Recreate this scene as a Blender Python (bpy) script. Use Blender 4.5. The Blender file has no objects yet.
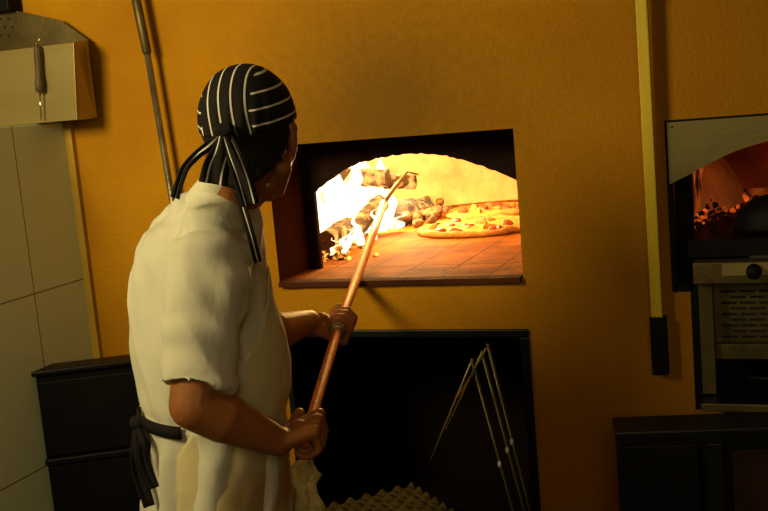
import bpy, bmesh, math, random
from mathutils import Vector, Matrix, noise
random.seed(7)
V = Vector
COL = bpy.context.scene.collection
PI = math.pi

# ------------------------------------------------------------------ camera
F_PX = 1064.8
YAW, PITCH, ROLL = (math.radians(a) for a in (21.43, 8.375, -5.02))
CAM = V((0, -2.5, 1.62))
FW = V((-math.sin(YAW)*math.cos(PITCH), math.cos(YAW)*math.cos(PITCH), -math.sin(PITCH)))
_r = V((math.cos(YAW), math.sin(YAW), 0)); _u = _r.cross(FW)
RT = math.cos(ROLL)*_r + math.sin(ROLL)*_u
UP = -math.sin(ROLL)*_r + math.cos(ROLL)*_u
cam = bpy.data.cameras.new('camera'); camo = bpy.data.objects.new('camera', cam); COL.objects.link(camo)
cam.sensor_width = 36; cam.lens = 36*F_PX/768; cam.clip_start = 0.05
M = Matrix((RT, UP, -FW)).transposed().to_4x4(); M.translation = CAM
camo.matrix_world = M
bpy.context.scene.camera = camo

def ray(px, py):
    return FW + RT*((px-384)/F_PX) - UP*((py-255.5)/F_PX)
def at(px, py, Y=0.0):
    d = ray(px, py); return CAM + d*((Y-CAM.y)/d.y)
def atZ(px, py, Z):
    d = ray(px, py); return CAM + d*((Z-CAM.z)/d.z)

# ------------------------------------------------------------------ materials
def nodes(name):
    m = bpy.data.materials.new(name); m.use_nodes = True
    nt = m.node_tree; return m, nt, nt.nodes['Principled BSDF']
def pbr(name, col, rough=.6, metal=0, bump=0, bscale=60, var=0, vscale=6, stretch=(1,1,1), spec=.5, coat=0):
    m, nt, b = nodes(name); N = nt.nodes; L = nt.links
    b.inputs['Base Color'].default_value = (*col, 1)
    b.inputs['Roughness'].default_value = rough; b.inputs['Metallic'].default_value = metal
    b.inputs['Specular IOR Level'].default_value = spec
    b.inputs['Coat Weight'].default_value = coat
    if bump or var:
        tc = N.new('ShaderNodeTexCoord'); mp = N.new('ShaderNodeMapping'); mp.inputs['Scale'].default_value = stretch
        L.new(tc.outputs['Object'], mp.inputs['Vector'])
    if var:
        n = N.new('ShaderNodeTexNoise'); n.inputs['Scale'].default_value = vscale; n.inputs['Detail'].default_value = 6
        L.new(mp.outputs[0], n.inputs['Vector'])
        r = N.new('ShaderNodeValToRGB')
        r.color_ramp.elements[0].position = .3; r.color_ramp.elements[1].position = .7
        r.color_ramp.elements[0].color = tuple(max(0, c*(1-var)) for c in col)+(1,)
        r.color_ramp.elements[1].color = tuple(min(1, c*(1+var)) for c in col)+(1,)
        L.new(n.outputs['Fac'], r.inputs[0]); L.new(r.outputs[0], b.inputs['Base Color'])
    if bump:
        n2 = N.new('ShaderNodeTexNoise'); n2.inputs['Scale'].default_value = bscale; n2.inputs['Detail'].default_value = 5
        L.new(mp.outputs[0], n2.inputs['Vector'])
        bp = N.new('ShaderNodeBump'); bp.inputs['Strength'].default_value = bump; bp.inputs['Distance'].default_value = .01
        L.new(n2.outputs['Fac'], bp.inputs['Height']); L.new(bp.outputs[0], b.inputs['Normal'])
    return m

def wall_material():
    m, nt, b = nodes('ochre plaster'); N = nt.nodes; L = nt.links
    tc = N.new('ShaderNodeTexCoord')
    n = N.new('ShaderNodeTexNoise'); n.inputs['Scale'].default_value = 2.2; n.inputs['Detail'].default_value = 8; n.inputs['Roughness'].default_value = .65
    L.new(tc.outputs['Object'], n.inputs['Vector'])
    r = N.new('ShaderNodeValToRGB'); e = r.color_ramp.elements
    e[0].position = .3; e[0].color = (.36, .150, .0015, 1); e[1].position = .72; e[1].color = (.50, .235, .002, 1)
    L.new(n.outputs['Fac'], r.inputs[0])
    # soot and olive grease on the plaster round the mouth of the oven
    sep = N.new('ShaderNodeSeparateXYZ'); L.new(tc.outputs['Object'], sep.inputs[0])
    vm = N.new('ShaderNodeVectorMath'); vm.operation = 'SUBTRACT'; vm.inputs[1].default_value = (-.95, 0, 1.60)
    L.new(tc.outputs['Object'], vm.inputs[0])
    sc = N.new('ShaderNodeVectorMath'); sc.operation = 'MULTIPLY'; sc.inputs[1].default_value = (1.9, 0, 2.6); L.new(vm.outputs[0], sc.inputs[0])
    ln = N.new('ShaderNodeVectorMath'); ln.operation = 'LENGTH'; L.new(sc.outputs[0], ln.inputs[0])
    n3 = N.new('ShaderNodeTexNoise'); n3.inputs['Scale'].default_value = 45; n3.inputs['Detail'].default_value = 6
    L.new(tc.outputs['Object'], n3.inputs['Vector'])
    ad = N.new('ShaderNodeMath'); ad.operation = 'MULTIPLY_ADD'; ad.inputs[1].default_value = .5; L.new(n3.outputs['Fac'], ad.inputs[0]); L.new(ln.outputs['Value'], ad.inputs[2])
    mr = N.new('ShaderNodeMapRange'); mr.inputs[1].default_value = .40; mr.inputs[2].default_value = 1.25; mr.inputs[3].default_value = .85; mr.inputs[4].default_value = 0
    L.new(ad.outputs[0], mr.inputs[0])
    mx = N.new('ShaderNodeMix'); mx.data_type = 'RGBA'; L.new(mr.outputs[0], mx.inputs[0]); L.new(r.outputs[0], mx.inputs[6]); mx.inputs[7].default_value = (.17, .085, .006, 1)
    # light falloff in the colour: redder, darker toward the right end and toward the floor
    m2 = N.new('ShaderNodeMapRange'); m2.inputs[1].default_value = -.85; m2.inputs[2].default_value = -.1; m2.inputs[3].default_value = 0; m2.inputs[4].default_value = .55
    L.new(sep.outputs['X'], m2.inputs[0])
    mx2 = N.new('ShaderNodeMix'); mx2.data_type = 'RGBA'; L.new(m2.outputs[0], mx2.inputs[0]); L.new(mx.outputs[2], mx2.inputs[6]); mx2.inputs[7].default_value = (.30, .125, .002, 1)
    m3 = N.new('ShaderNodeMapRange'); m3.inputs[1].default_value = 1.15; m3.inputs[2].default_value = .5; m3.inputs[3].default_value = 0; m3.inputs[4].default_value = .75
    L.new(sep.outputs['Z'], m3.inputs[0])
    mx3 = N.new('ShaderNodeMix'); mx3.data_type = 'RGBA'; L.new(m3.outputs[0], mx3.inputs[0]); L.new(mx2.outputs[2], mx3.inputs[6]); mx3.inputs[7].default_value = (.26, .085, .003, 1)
    L.new(mx3.outputs[2], b.inputs['Base Color'])
    b.inputs['Roughness'].default_value = .85; b.inputs['Specular IOR Level'].default_value = .2
    n2 = N.new('ShaderNodeTexNoise'); n2.inputs['Scale'].default_value = 110; n2.inputs['Detail'].default_value = 6
    L.new(tc.outputs['Object'], n2.inputs['Vector'])
    bp = N.new('ShaderNodeBump'); bp.inputs['Strength'].default_value = .42; bp.inputs['Distance'].default_value = .008
    L.new(n2.outputs['Fac'], bp.inputs['Height']); L.new(bp.outputs[0], b.inputs['Normal'])
    return m

def tile_material():
    m, nt, b = nodes('cream glazed tile'); N = nt.nodes; L = nt.links
    tc = N.new('ShaderNodeTexCoord'); sep = N.new('ShaderNodeSeparateXYZ'); L.new(tc.outputs['Object'], sep.inputs[0])
    def line(sock, off, per, w):
        a = N.new('ShaderNodeMath'); a.operation = 'SUBTRACT'; a.inputs[1].default_value = off; L.new(sep.outputs[sock], a.inputs[0])
        p = N.new('ShaderNodeMath'); p.operation = 'PINGPONG'; p.inputs[1].default_value = per/2; L.new(a.outputs[0], p.inputs[0])
        c = N.new('ShaderNodeMath'); c.operation = 'LESS_THAN'; c.inputs[1].default_value = w; L.new(p.outputs[0], c.inputs[0]); return c
    l1 = line('Z', 1.186, .463, .0018); l2 = line('Y', -.228, .3, .0018)
    mxm = N.new('ShaderNodeMath'); mxm.operation = 'MAXIMUM'; L.new(l1.outputs[0], mxm.inputs[0]); L.new(l2.outputs[0], mxm.inputs[1])
    mx = N.new('ShaderNodeMix'); mx.data_type = 'RGBA'; mx.inputs[6].default_value = (.62, .74, .52, 1); mx.inputs[7].default_value = (.16, .12, .07, 1)
    L.new(mxm.outputs[0], mx.inputs[0]); L.new(mx.outputs[2], b.inputs['Base Color'])
    b.inputs['Roughness'].default_value = .22
    return m

def oven_floor_material():
    m, nt, b = nodes('fire brick floor'); N = nt.nodes; L = nt.links
    tc = N.new('ShaderNodeTexCoord')
    sep = N.new('ShaderNodeSeparateXYZ'); L.new(tc.outputs['Object'], sep.inputs[0])
    def line(sock, off, per, w):
        a = N.new('ShaderNodeMath'); a.operation = 'SUBTRACT'; a.inputs[1].default_value = off; L.new(sep.outputs[sock], a.inputs[0])
        p = N.new('ShaderNodeMath'); p.operation = 'PINGPONG'; p.inputs[1].default_value = per/2; L.new(a.outputs[0], p.inputs[0])
        c = N.new('ShaderNodeMath'); c.operation = 'LESS_THAN'; c.inputs[1].default_value = w; L.new(p.outputs[0], c.inputs[0]); return c
    l1 = line('X', -1.09, .124, .0028); l2 = line('Y', .205, .6, .0045)
    mm = N.new('ShaderNodeMath'); mm.operation = 'MAXIMUM'; L.new(l1.outputs[0], mm.inputs[0]); L.new(l2.outputs[0], mm.inputs[1])
    n = N.new('ShaderNodeTexNoise'); n.inputs['Scale'].default_value = 9; n.inputs['Detail'].default_value = 8; L.new(tc.outputs['Object'], n.inputs['Vector'])
    r = N.new('ShaderNodeValToRGB'); e = r.color_ramp.elements
    e[0].position = .32; e[0].color = (.13, .036, .0006, 1); e[1].position = .68; e[1].color = (.33, .105, .0015, 1)
    L.new(n.outputs['Fac'], r.inputs[0])
    mx = N.new('ShaderNodeMix'); mx.data_type = 'RGBA'; L.new(mm.outputs[0], mx.inputs[0]); L.new(r.outputs[0], mx.inputs[6]); mx.inputs[7].default_value = (.10, .03, .01, 1)
    L.new(mx.outputs[2], b.inputs['Base Color']); b.inputs['Roughness'].default_value = .8; b.inputs['Specular IOR Level'].default_value = .06
    n2 = N.new('ShaderNodeTexNoise'); n2.inputs['Scale'].default_value = 40; L.new(tc.outputs['Object'], n2.inputs['Vector'])
    bp = N.new('ShaderNodeBump'); bp.inputs['Strength'].default_value = .5; bp.inputs['Distance'].default_value = .01
    L.new(n2.outputs['Fac'], bp.inputs['Height']); L.new(bp.outputs[0], b.inputs['Normal'])
    return m

def stripe_material():
    m, nt, b = nodes('black cloth with white pinstripes'); N = nt.nodes; L = nt.links
    def stripes(attr):
        a = N.new('ShaderNodeAttribute'); a.attribute_name = attr
        p = N.new('ShaderNodeMath'); p.operation = 'PINGPONG'; p.inputs[1].default_value = .5; L.new(a.outputs['Fac'], p.inputs[0])
        c = N.new('ShaderNodeMath'); c.operation = 'LESS_THAN'; c.inputs[1].default_value = .062; L.new(p.outputs[0], c.inputs[0]); return c
    s1, s2 = stripes('s1'), stripes('s2')
    k = N.new('ShaderNodeAttribute'); k.attribute_name = 'side'
    g = N.new('ShaderNodeMath'); g.operation = 'GREATER_THAN'; g.inputs[1].default_value = .5; L.new(k.outputs['Fac'], g.inputs[0])
    mf = N.new('ShaderNodeMix'); mf.data_type = 'FLOAT'; L.new(g.outputs[0], mf.inputs[0]); L.new(s1.outputs[0], mf.inputs[2]); L.new(s2.outputs[0], mf.inputs[3])
    mx = N.new('ShaderNodeMix'); mx.data_type = 'RGBA'; L.new(mf.outputs[0], mx.inputs[0]); mx.inputs[6].default_value = (.012, .010, .009, 1); mx.inputs[7].default_value = (.72, .68, .55, 1)
    L.new(mx.outputs[2], b.inputs['Base Color']); b.inputs['Roughness'].default_value = .85; b.inputs['Specular IOR Level'].default_value = .15
    return m

def flame_material():
    m = bpy.data.materials.new('fire'); m.use_nodes = True; nt = m.node_tree; N = nt.nodes; L = nt.links
    N.clear(); out = N.new('ShaderNodeOutputMaterial')
    em = N.new('ShaderNodeEmission'); tr = N.new('ShaderNodeBsdfTransparent'); mix = N.new('ShaderNodeMixShader')
    lw = N.new('ShaderNodeLayerWeight'); lw.inputs[0].default_value = .5
    tc = N.new('ShaderNodeTexCoord'); n = N.new('ShaderNodeTexNoise'); n.inputs['Scale'].default_value = 14; n.inputs['Detail'].default_value = 4; n.inputs['Distortion'].default_value = .8
    mp = N.new('ShaderNodeMapping'); mp.inputs['Scale'].default_value = (1.3, 1.3, .45); L.new(tc.outputs['Object'], mp.inputs[0]); L.new(mp.outputs[0], n.inputs['Vector'])
    r = N.new('ShaderNodeValToRGB'); e = r.color_ramp.elements
    e[0].position = .3; e[0].color = (1, .40, .07, 1); e[1].position = .5; e[1].color = (1, .80, .45, 1)
    L.new(n.outputs['Fac'], r.inputs[0]); L.new(r.outputs[0], em.inputs[0]); em.inputs[1].default_value = 3.2
    a = N.new('ShaderNodeMath'); a.operation = 'MULTIPLY_ADD'; a.inputs[1].default_value = -1.1; L.new(n.outputs['Fac'], a.inputs[0]); L.new(lw.outputs['Facing'], a.inputs[2])
    mr = N.new('ShaderNodeMapRange'); mr.inputs[1].default_value = -.25; mr.inputs[2].default_value = .35; mr.inputs[3].default_value = .92; mr.inputs[4].default_value = 0
    L.new(a.outputs[0], mr.inputs[0]); L.new(mr.outputs[0], mix.inputs[0]); L.new(tr.outputs[0], mix.inputs[1]); L.new(em.outputs[0], mix.inputs[2]); L.new(mix.outputs[0], out.inputs[0])
    return m

def ember_material(name, strength, scale=38, lo=.47, hi=.62, hot=(1, .32, .04)):
    m, nt, b = nodes(name); N = nt.nodes; L = nt.links
    tc = N.new('ShaderNodeTexCoord'); n = N.new('ShaderNodeTexNoise'); n.inputs['Scale'].default_value = scale; n.inputs['Detail'].default_value = 5
    L.new(tc.outputs['Object'], n.inputs['Vector'])
    mr = N.new('ShaderNodeMapRange'); mr.inputs[1].default_value = lo; mr.inputs[2].default_value = hi; mr.inputs[3].default_value = 0; mr.inputs[4].default_value = strength
    L.new(n.outputs['Fac'], mr.inputs[0]); L.new(mr.outputs[0], b.inputs['Emission Strength'])
    b.inputs['Emission Color'].default_value = (*hot, 1); b.inputs['Base Color'].default_value = (.035, .02, .015, 1); b.inputs['Roughness'].default_value = .95
    bp = N.new('ShaderNodeBump'); bp.inputs['Strength'].default_value = .8; bp.inputs['Distance'].default_value = .02
    L.new(n.outputs['Fac'], bp.inputs['Height']); L.new(bp.outputs[0], b.inputs['Normal'])
    return m

def apron_material():
    m = pbr('cream canvas', (.58, .50, .26), .85, bump=.08, bscale=400, var=.10, vscale=7)
    nt = m.node_tree; N = nt.nodes; L = nt.links; b = N['Principled BSDF']
    src = b.inputs['Base Color'].links[0].from_socket
    tc = N.new('ShaderNodeTexCoord'); n = N.new('ShaderNodeTexNoise'); n.inputs['Scale'].default_value = 3.1; n.inputs['Detail'].default_value = 3; L.new(tc.outputs['Object'], n.inputs['Vector'])
    sep = N.new('ShaderNodeSeparateXYZ'); L.new(tc.outputs['Object'], sep.inputs[0])
    zr = N.new('ShaderNodeMapRange'); zr.inputs[1].default_value = 1.08; zr.inputs[2].default_value = .95; L.new(sep.outputs['Z'], zr.inputs[0])
    mr = N.new('ShaderNodeMapRange'); mr.inputs[1].default_value = .50; mr.inputs[2].default_value = .60; mr.inputs[3].default_value = 0; mr.inputs[4].default_value = .8; L.new(n.outputs['Fac'], mr.inputs[0])
    mu = N.new('ShaderNodeMath'); mu.operation = 'MULTIPLY'; L.new(zr.outputs[0], mu.inputs[0]); L.new(mr.outputs[0], mu.inputs[1])
    mx = N.new('ShaderNodeMix'); mx.data_type = 'RGBA'; L.new(mu.outputs[0], mx.inputs[0]); L.new(src, mx.inputs[6]); mx.inputs[7].default_value = (.30, .17, .045, 1)
    L.new(mx.outputs[2], b.inputs['Base Color'])
    return m

MT = dict(
    wall=wall_material(), tile=tile_material(), ofloor=oven_floor_material(), stripe=stripe_material(), flame=flame_material(),
    soot=pbr('soot black brick', (.022, .010, .006), .95, bump=.6, bscale=30, var=.5, vscale=8, spec=.1),
    jamb=pbr('burnt brown clay', (.065, .018, .008), .9, bump=.5, bscale=25, var=.4, vscale=5, spec=.15),
    dome=pbr('pale fired clay dome', (.66, .47, .20), .95, bump=.9, bscale=24, var=.22, vscale=12, spec=.1),
    black=pbr('black enamel', (.005, .0045, .005), .55, bump=.1, bscale=30, var=.3, spec=.12),
    blackgloss=pbr('glossy black steel', (.006, .006, .007), .4, bump=.08, bscale=12, spec=.18),
    niche=pbr('black sooty niche', (.007, .003, .002), .85, var=.3, spec=.1),
    steel=pbr('brushed steel', (.38, .305, .115), .38, .6, bump=.03, bscale=300, var=.10, vscale=4, stretch=(.3, 1, 3)),
    steeldark=pbr('greasy dark steel', (.13, .10, .035), .5, .7, bump=.1, bscale=60, var=.4, vscale=9),
    platesteel=pbr('tarnished steel plate', (.185, .15, .05), .42, .5, bump=.05, bscale=80, var=.18, vscale=5),
    chrome=pbr('chrome', (.75, .72, .65), .14, 1),
    dullmetal=pbr('dull grey pipe', (.30, .27, .18), .4, .85, bump=.2, bscale=40, var=.45, vscale=14),
    yellow=pbr('yellow painted wood', (.62, .45, .012), .5, bump=.1, bscale=30, var=.12, vscale=9, stretch=(3, 3, .3)),
    trim=pbr('yellow stained trim', (.40, .24, .02), .55, var=.2),
    wood=pbr('dark worn wood', (.10, .062, .022), .6, bump=.3, bscale=50, var=.3, vscale=25, stretch=(3, 3, .4)),
    copper=pbr('orange varnished pole', (.62, .135, .018), .35, .0, bump=.1, bscale=40, var=.2, vscale=12),
    skin=pbr('tanned skin', (.29, .105, .028), .5, bump=.04, bscale=120, var=.12, vscale=10, spec=.22),
    hair=pbr('black hair', (.010, .007, .005), .6, bump=.7, bscale=220, stretch=(1, 1, .12), spec=.2),
    lip=pbr('lips', (.35, .10, .06), .5), eye=pbr('eye white', (.6, .55, .5), .2), iris=pbr('dark iris', (.02, .01, .005), .1),
    shirt=pbr('white cotton', (.60, .585, .45), .85, bump=.55, bscale=11, var=.10, vscale=6, stretch=(1.2, 1.2, .6), spec=.2),
    apron=apron_material(),
    strap=pbr('black cotton tape', (.012, .010, .010), .85, spec=.15),
    trouser=pbr('black trousers', (.010, .010, .012), .9), shoe=pbr('black leather', (.012, .010, .009), .4),
    rag=pbr('grubby yellow towel', (.62, .50, .20), .95, bump=.6, bscale=180, var=.25, vscale=22, spec=.1),
    carton=pbr('grey brown egg carton', (.075, .048, .014), .95, bump=.5, bscale=120, var=.2, vscale=30, spec=.1),
    crust=pbr('baked crust', (.42, .19, .05), .8, bump=.5, bscale=60, var=.3, vscale=25, spec=.1),
    cheese=pbr('melted cheese', (.50, .27, .07), .5, bump=.8, bscale=45, var=.35, vscale=28, spec=.12),
    sauce=pbr('tomato and ham', (.26, .035, .008), .5, var=.3, vscale=60),
    bark=pbr('charred bark', (.06, .030, .018), .95, bump=.9, bscale=40, var=.5, vscale=20, stretch=(1, 1, 1)),
    logember=ember_material('charred glowing log', 2.6, 30, .47, .74, (1, .36, .07)),
    ember=ember_material('glowing coals', 4.0, 42, .46, .66, (1, .30, .04)),
    ember2=ember_material('dim coals', 1.0, 30, .50, .75, (1, .12, .012)),
    ember3=ember_material('brick with painted ember glow', .55, 13, .45, .8, (1, .16, .015)),
    ash=pbr('grey ash crumbs', (.13, .06, .018), .95, bump=.8, bscale=60, var=.5, vscale=30),
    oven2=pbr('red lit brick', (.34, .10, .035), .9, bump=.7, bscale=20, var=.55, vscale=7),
    concrete=pbr('dark kitchen floor tile', (.10, .075, .05), .5, var=.2), ceil=pbr('dull ceiling paint', (.20, .15, .08), .9),
    glintwhite=pbr('white specular glint', (.8, .8, .75), .3),  # white that stands in for specular spots on the rack bars
    holes=pbr('shadowy hole', (.01, .008, .004), .9),
)

# ------------------------------------------------------------------ mesh helpers
def link(o, parent=None):
    COL.objects.link(o)
    if parent:
        o.parent = parent
        o.matrix_parent_inverse = parent_world(parent).inverted()
    return o
def parent_world(p):
    m = Matrix.Translation(p.location) @ p.rotation_euler.to_matrix().to_4x4()
    return (parent_world(p.parent) @ p.matrix_parent_inverse @ m) if p.parent else m
def mesh(name, verts, faces, mat, parent=None, smooth=False):
    me = bpy.data.meshes.new(name); me.from_pydata([tuple(v) for v in verts], [], faces); me.update()
    bm = bmesh.new(); bm.from_mesh(me); bmesh.ops.recalc_face_normals(bm, faces=bm.faces); bm.to_mesh(me); bm.free()
    me.materials.append(mat)
    if smooth: me.polygons.foreach_set('use_smooth', [True]*len(me.polygons))
    return link(bpy.data.objects.new(name, me), parent)
class MB:
    def __init__(s): s.v = []; s.f = []
    def add(s, vs, fs):
        n = len(s.v); s.v += [V(v) for v in vs]; s.f += [tuple(i+n for i in f) for f in fs]; return s
    def box(s, lo, hi, mat=None):
        x0, y0, z0 = lo; x1, y1, z1 = hi
        vs = [V(p) for p in ((x0,y0,z0),(x1,y0,z0),(x1,y1,z0),(x0,y1,z0),(x0,y0,z1),(x1,y0,z1),(x1,y1,z1),(x0,y1,z1))]
        if mat: vs = [mat @ v for v in vs]
        return s.add(vs, [(0,3,2,1),(4,5,6,7),(0,1,5,4),(1,2,6,5),(2,3,7,6),(3,0,4,7)])
    def tube(s, pts, rad, n=14, cap=True, squash=None):
        pts = [V(p) for p in pts]; rs = rad if isinstance(rad, (list, tuple)) else [rad]*len(pts)
        rings = []; prev = None
        for i, p in enumerate(pts):
            t = (pts[min(i+1, len(pts)-1)]-pts[max(i-1, 0)]).normalized()
            if prev is None:
                a = V((0,0,1)) if abs(t.z) < .9 else V((1,0,0)); x = t.cross(a).normalized()
            else: x = (prev - t*prev.dot(t)).normalized()
            prev = x; y = t.cross(x)
            sx, sy = squash or (1, 1)
            rings.append([p + (x*math.cos(2*PI*k/n)*sx + y*math.sin(2*PI*k/n)*sy)*rs[i] for k in range(n)])
        return s.loft(rings, cap)
    def loft(s, rings, cap=True, closed=True):
        n = len(rings[0]); vs = [v for r in rings for v in r]; fs = []
        for i in range(len(rings)-1):
            for k in range(n if closed else n-1):
                fs.append((i*n+k, i*n+(k+1) % n, (i+1)*n+(k+1) % n, (i+1)*n+k))
        if cap: fs += [tuple(reversed(range(n))), tuple((len(rings)-1)*n+k for k in range(n))]
        return s.add(vs, fs)
    def ell(s, c, r, rot=None, nu=20, nv=12):
        c = V(c); r = (r, r, r) if isinstance(r, (int, float)) else r; rot = rot or Matrix.Identity(3)
        vs = [c + rot @ V((0, 0, -r[2]))]; fs = []
        for j in range(1, nv):
            el = -PI/2 + PI*j/nv
            for k in range(nu):
                a = 2*PI*k/nu; vs.append(c + rot @ V((r[0]*math.cos(el)*math.cos(a), r[1]*math.cos(el)*math.sin(a), r[2]*math.sin(el))))
        vs.append(c + rot @ V((0, 0, r[2]))); top = len(vs)-1
        for k in range(nu):
            fs.append((0, 1+(k+1) % nu, 1+k)); fs.append((top, top-nu+k, top-nu+(k+1) % nu))
            for j in range(nv-2):
                b = 1+j*nu; fs.append((b+k, b+(k+1) % nu, b+nu+(k+1) % nu, b+nu+k))
        return s.add(vs, fs)
    def cap(s, p0, p1, r0, r1, n=16):
        """tapered capsule"""
        p0, p1 = V(p0), V(p1); d = (p1-p0).normalized(); pts, rs = [], []
        for k in range(5):
            a = PI/2*(1-k/4) if k else PI/2*.98
            pts.append(p0 - d*r0*math.sin(a)); rs.append(max(r0*math.cos(a), r0*.03))
        for k in range(5):
            a = PI/2*k/4 if k < 4 else PI/2*.98
            pts.append(p1 + d*r1*math.sin(a)); rs.append(max(r1*math.cos(a), r1*.03))
        return s.tube(pts, rs, n)
    def build(s, name, mat, parent=None, smooth=False): return mesh(name, s.v, s.f, mat, parent, smooth)

def bevel(o, w=.004, seg=2):
    m = o.modifiers.new('bevel', 'BEVEL'); m.width = w; m.segments = seg; m.limit_method = 'ANGLE'; return o
def bake(o):
    """replace the object's mesh with its evaluated mesh (modifiers applied)"""
    dg = bpy.context.evaluated_depsgraph_get(); dg.update()
    me = bpy.data.meshes.new_from_object(o.evaluated_get(dg)); me.name = o.name
    o.modifiers.clear(); old = o.data; o.data = me; bpy.data.meshes.remove(old); return o
def remesh(o, vox, smooth_it=6, fac=.5):
    m = o.modifiers.new('r', 'REMESH'); m.mode = 'VOXEL'; m.voxel_size = vox; m.use_smooth_shade = True
    if smooth_it:
        s = o.modifiers.new('s', 'SMOOTH'); s.iterations = smooth_it; s.factor = fac
    bake(o); o.data.polygons.foreach_set('use_smooth', [True]*len(o.data.polygons)); return o
def noise_push(o, amp, scale, stretch=(1,1,1), seed=0, mask=None):
    me = o.data; me.update()
    ns = [v.normal.copy() for v in me.vertices]
    for v, nn in zip(me.vertices, ns):
        c = V((v.co.x*stretch[0], v.co.y*stretch[1], v.co.z*stretch[2]))*scale + V((seed, seed*.7, seed*1.3))
        a = amp*(mask(v.co) if mask else 1)
        v.co += nn*(noise.fractal(c, .6, 2.1, 3)*a)
    me.update()
def tag(o, label=None, cat=None, group=None, kind=None):
    if label: o['label'] = label
    if cat: o['category'] = cat
    if group: o['group'] = group
    if kind: o['kind'] = kind
    return o
def thing(name, loc, label, cat, group=None, rot=(0,0,0)):
    o = bpy.data.objects.new(name, None); o.location = loc; o.rotation_euler = rot; o.empty_display_size = .05
    COL.objects.link(o); return tag(o, label, cat, group)
def struct(o): o['kind'] = 'structure'; return o
def copy_tree(o, loc, rot=None):
    c = o.copy(); COL.objects.link(c); c.location = loc
    if rot: c.rotation_euler = rot
    for ch in [x for x in bpy.data.objects if x.parent is o]:
        d = ch.copy(); COL.objects.link(d); d.parent = c
        for g in [x for x in bpy.data.objects if x.parent is ch]:
            e = g.copy(); COL.objects.link(e); e.parent = d
    return c

# ------------------------------------------------------------------ room shell
OX0, OX1, OZ0, OZ1 = -1.285, -.623, 1.160, 1.522        # oven opening in the plaster
NX0, NX1, NZ0, NZ1 = -1.285, -.626, .40, 1.026          # black niche below
WL, WR, CEIL = -2.75, 1.30, 2.55
def build_wall():
    xs = sorted({WL, OX0, OX1, -.272, -.232, .46, WR}); zs = sorted({0, NZ0, .30, .835, NZ1, 1.118, OZ0, OZ1, 1.512, CEIL})
    def hole(x, z):
        if OX0 < x < OX1 and OZ0 < z < OZ1: return True
        if NX0 < x < NX1 and NZ0 < z < NZ1: return True
        if -.272 < x < .46 and 1.118 < z < 1.512: return True
        if -.232 < x < .46 and .835 < z < 1.118: return True
        return False
    solid = {(i, j) for i in range(len(xs)-1) for j in range(len(zs)-1) if not hole((xs[i]+xs[i+1])/2, (zs[j]+zs[j+1])/2)}
    mb = MB(); D = .19
    for (i, j) in solid:
        x0, x1, z0, z1 = xs[i], xs[i+1], zs[j], zs[j+1]
        mb.add([(x0,0,z0),(x1,0,z0),(x1,0,z1),(x0,0,z1)], [(0,1,2,3)]); mb.add([(x0,D,z0),(x1,D,z0),(x1,D,z1),(x0,D,z1)], [(3,2,1,0)])
        for (di, dj, a, b) in ((-1,0,(x0,z0),(x0,z1)), (1,0,(x1,z0),(x1,z1)), (0,-1,(x0,z0),(x1,z0)), (0,1,(x0,z1),(x1,z1))):
            if (i+di, j+dj) not in solid: mb.add([(a[0],0,a[1]),(b[0],0,b[1]),(b[0],D,b[1]),(a[0],D,a[1])], [(0,1,2,3)])
    o = mb.build('wall_back', MT['wall'])
    bm = bmesh.new(); bm.from_mesh(o.data); bmesh.ops.remove_doubles(bm, verts=bm.verts, dist=.0005)
    bmesh.ops.recalc_face_normals(bm, faces=bm.faces); bm.to_mesh(o.data); bm.free()
    o.data.materials.append(MT['jamb'])
    for p in o.data.polygons:
        if abs(p.normal.y) < .5 and .001 < p.center.y < .18 and OX0-.01 < p.center.x < OX1+.01 and OZ0-.01 < p.center.z < OZ1+.01: p.material_index = 1
    return struct(o)
build_wall()
struct(MB().box((WL, -4.2, -.02), (WR, 2.2, 0)).build('floor', MT['concrete']))
struct(MB().box((WL, -4.2, CEIL), (WR, .19, CEIL+.02)).build('ceiling', MT['ceil']))
struct(MB().box((WL-.02, -4.2, 0), (WL, .19, CEIL)).build('wall_left', MT['wall']))
struct(MB().box((WR, -4.2, 0), (WR+.02, .19, CEIL)).build('wall_right', MT['wall']))
# tiled half wall jutting out at the left, yellow trim strip beside it
struct(bevel(MB().box((WL, -1.5, 0), (-1.9, -.001, 1.632)).build('wall_tiled', MT['tile']), .003))
struct(MB().box((-1.9, -.016, 0), (-1.877, -.001, 1.632)).build('trim_1', MT['trim']))

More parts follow.
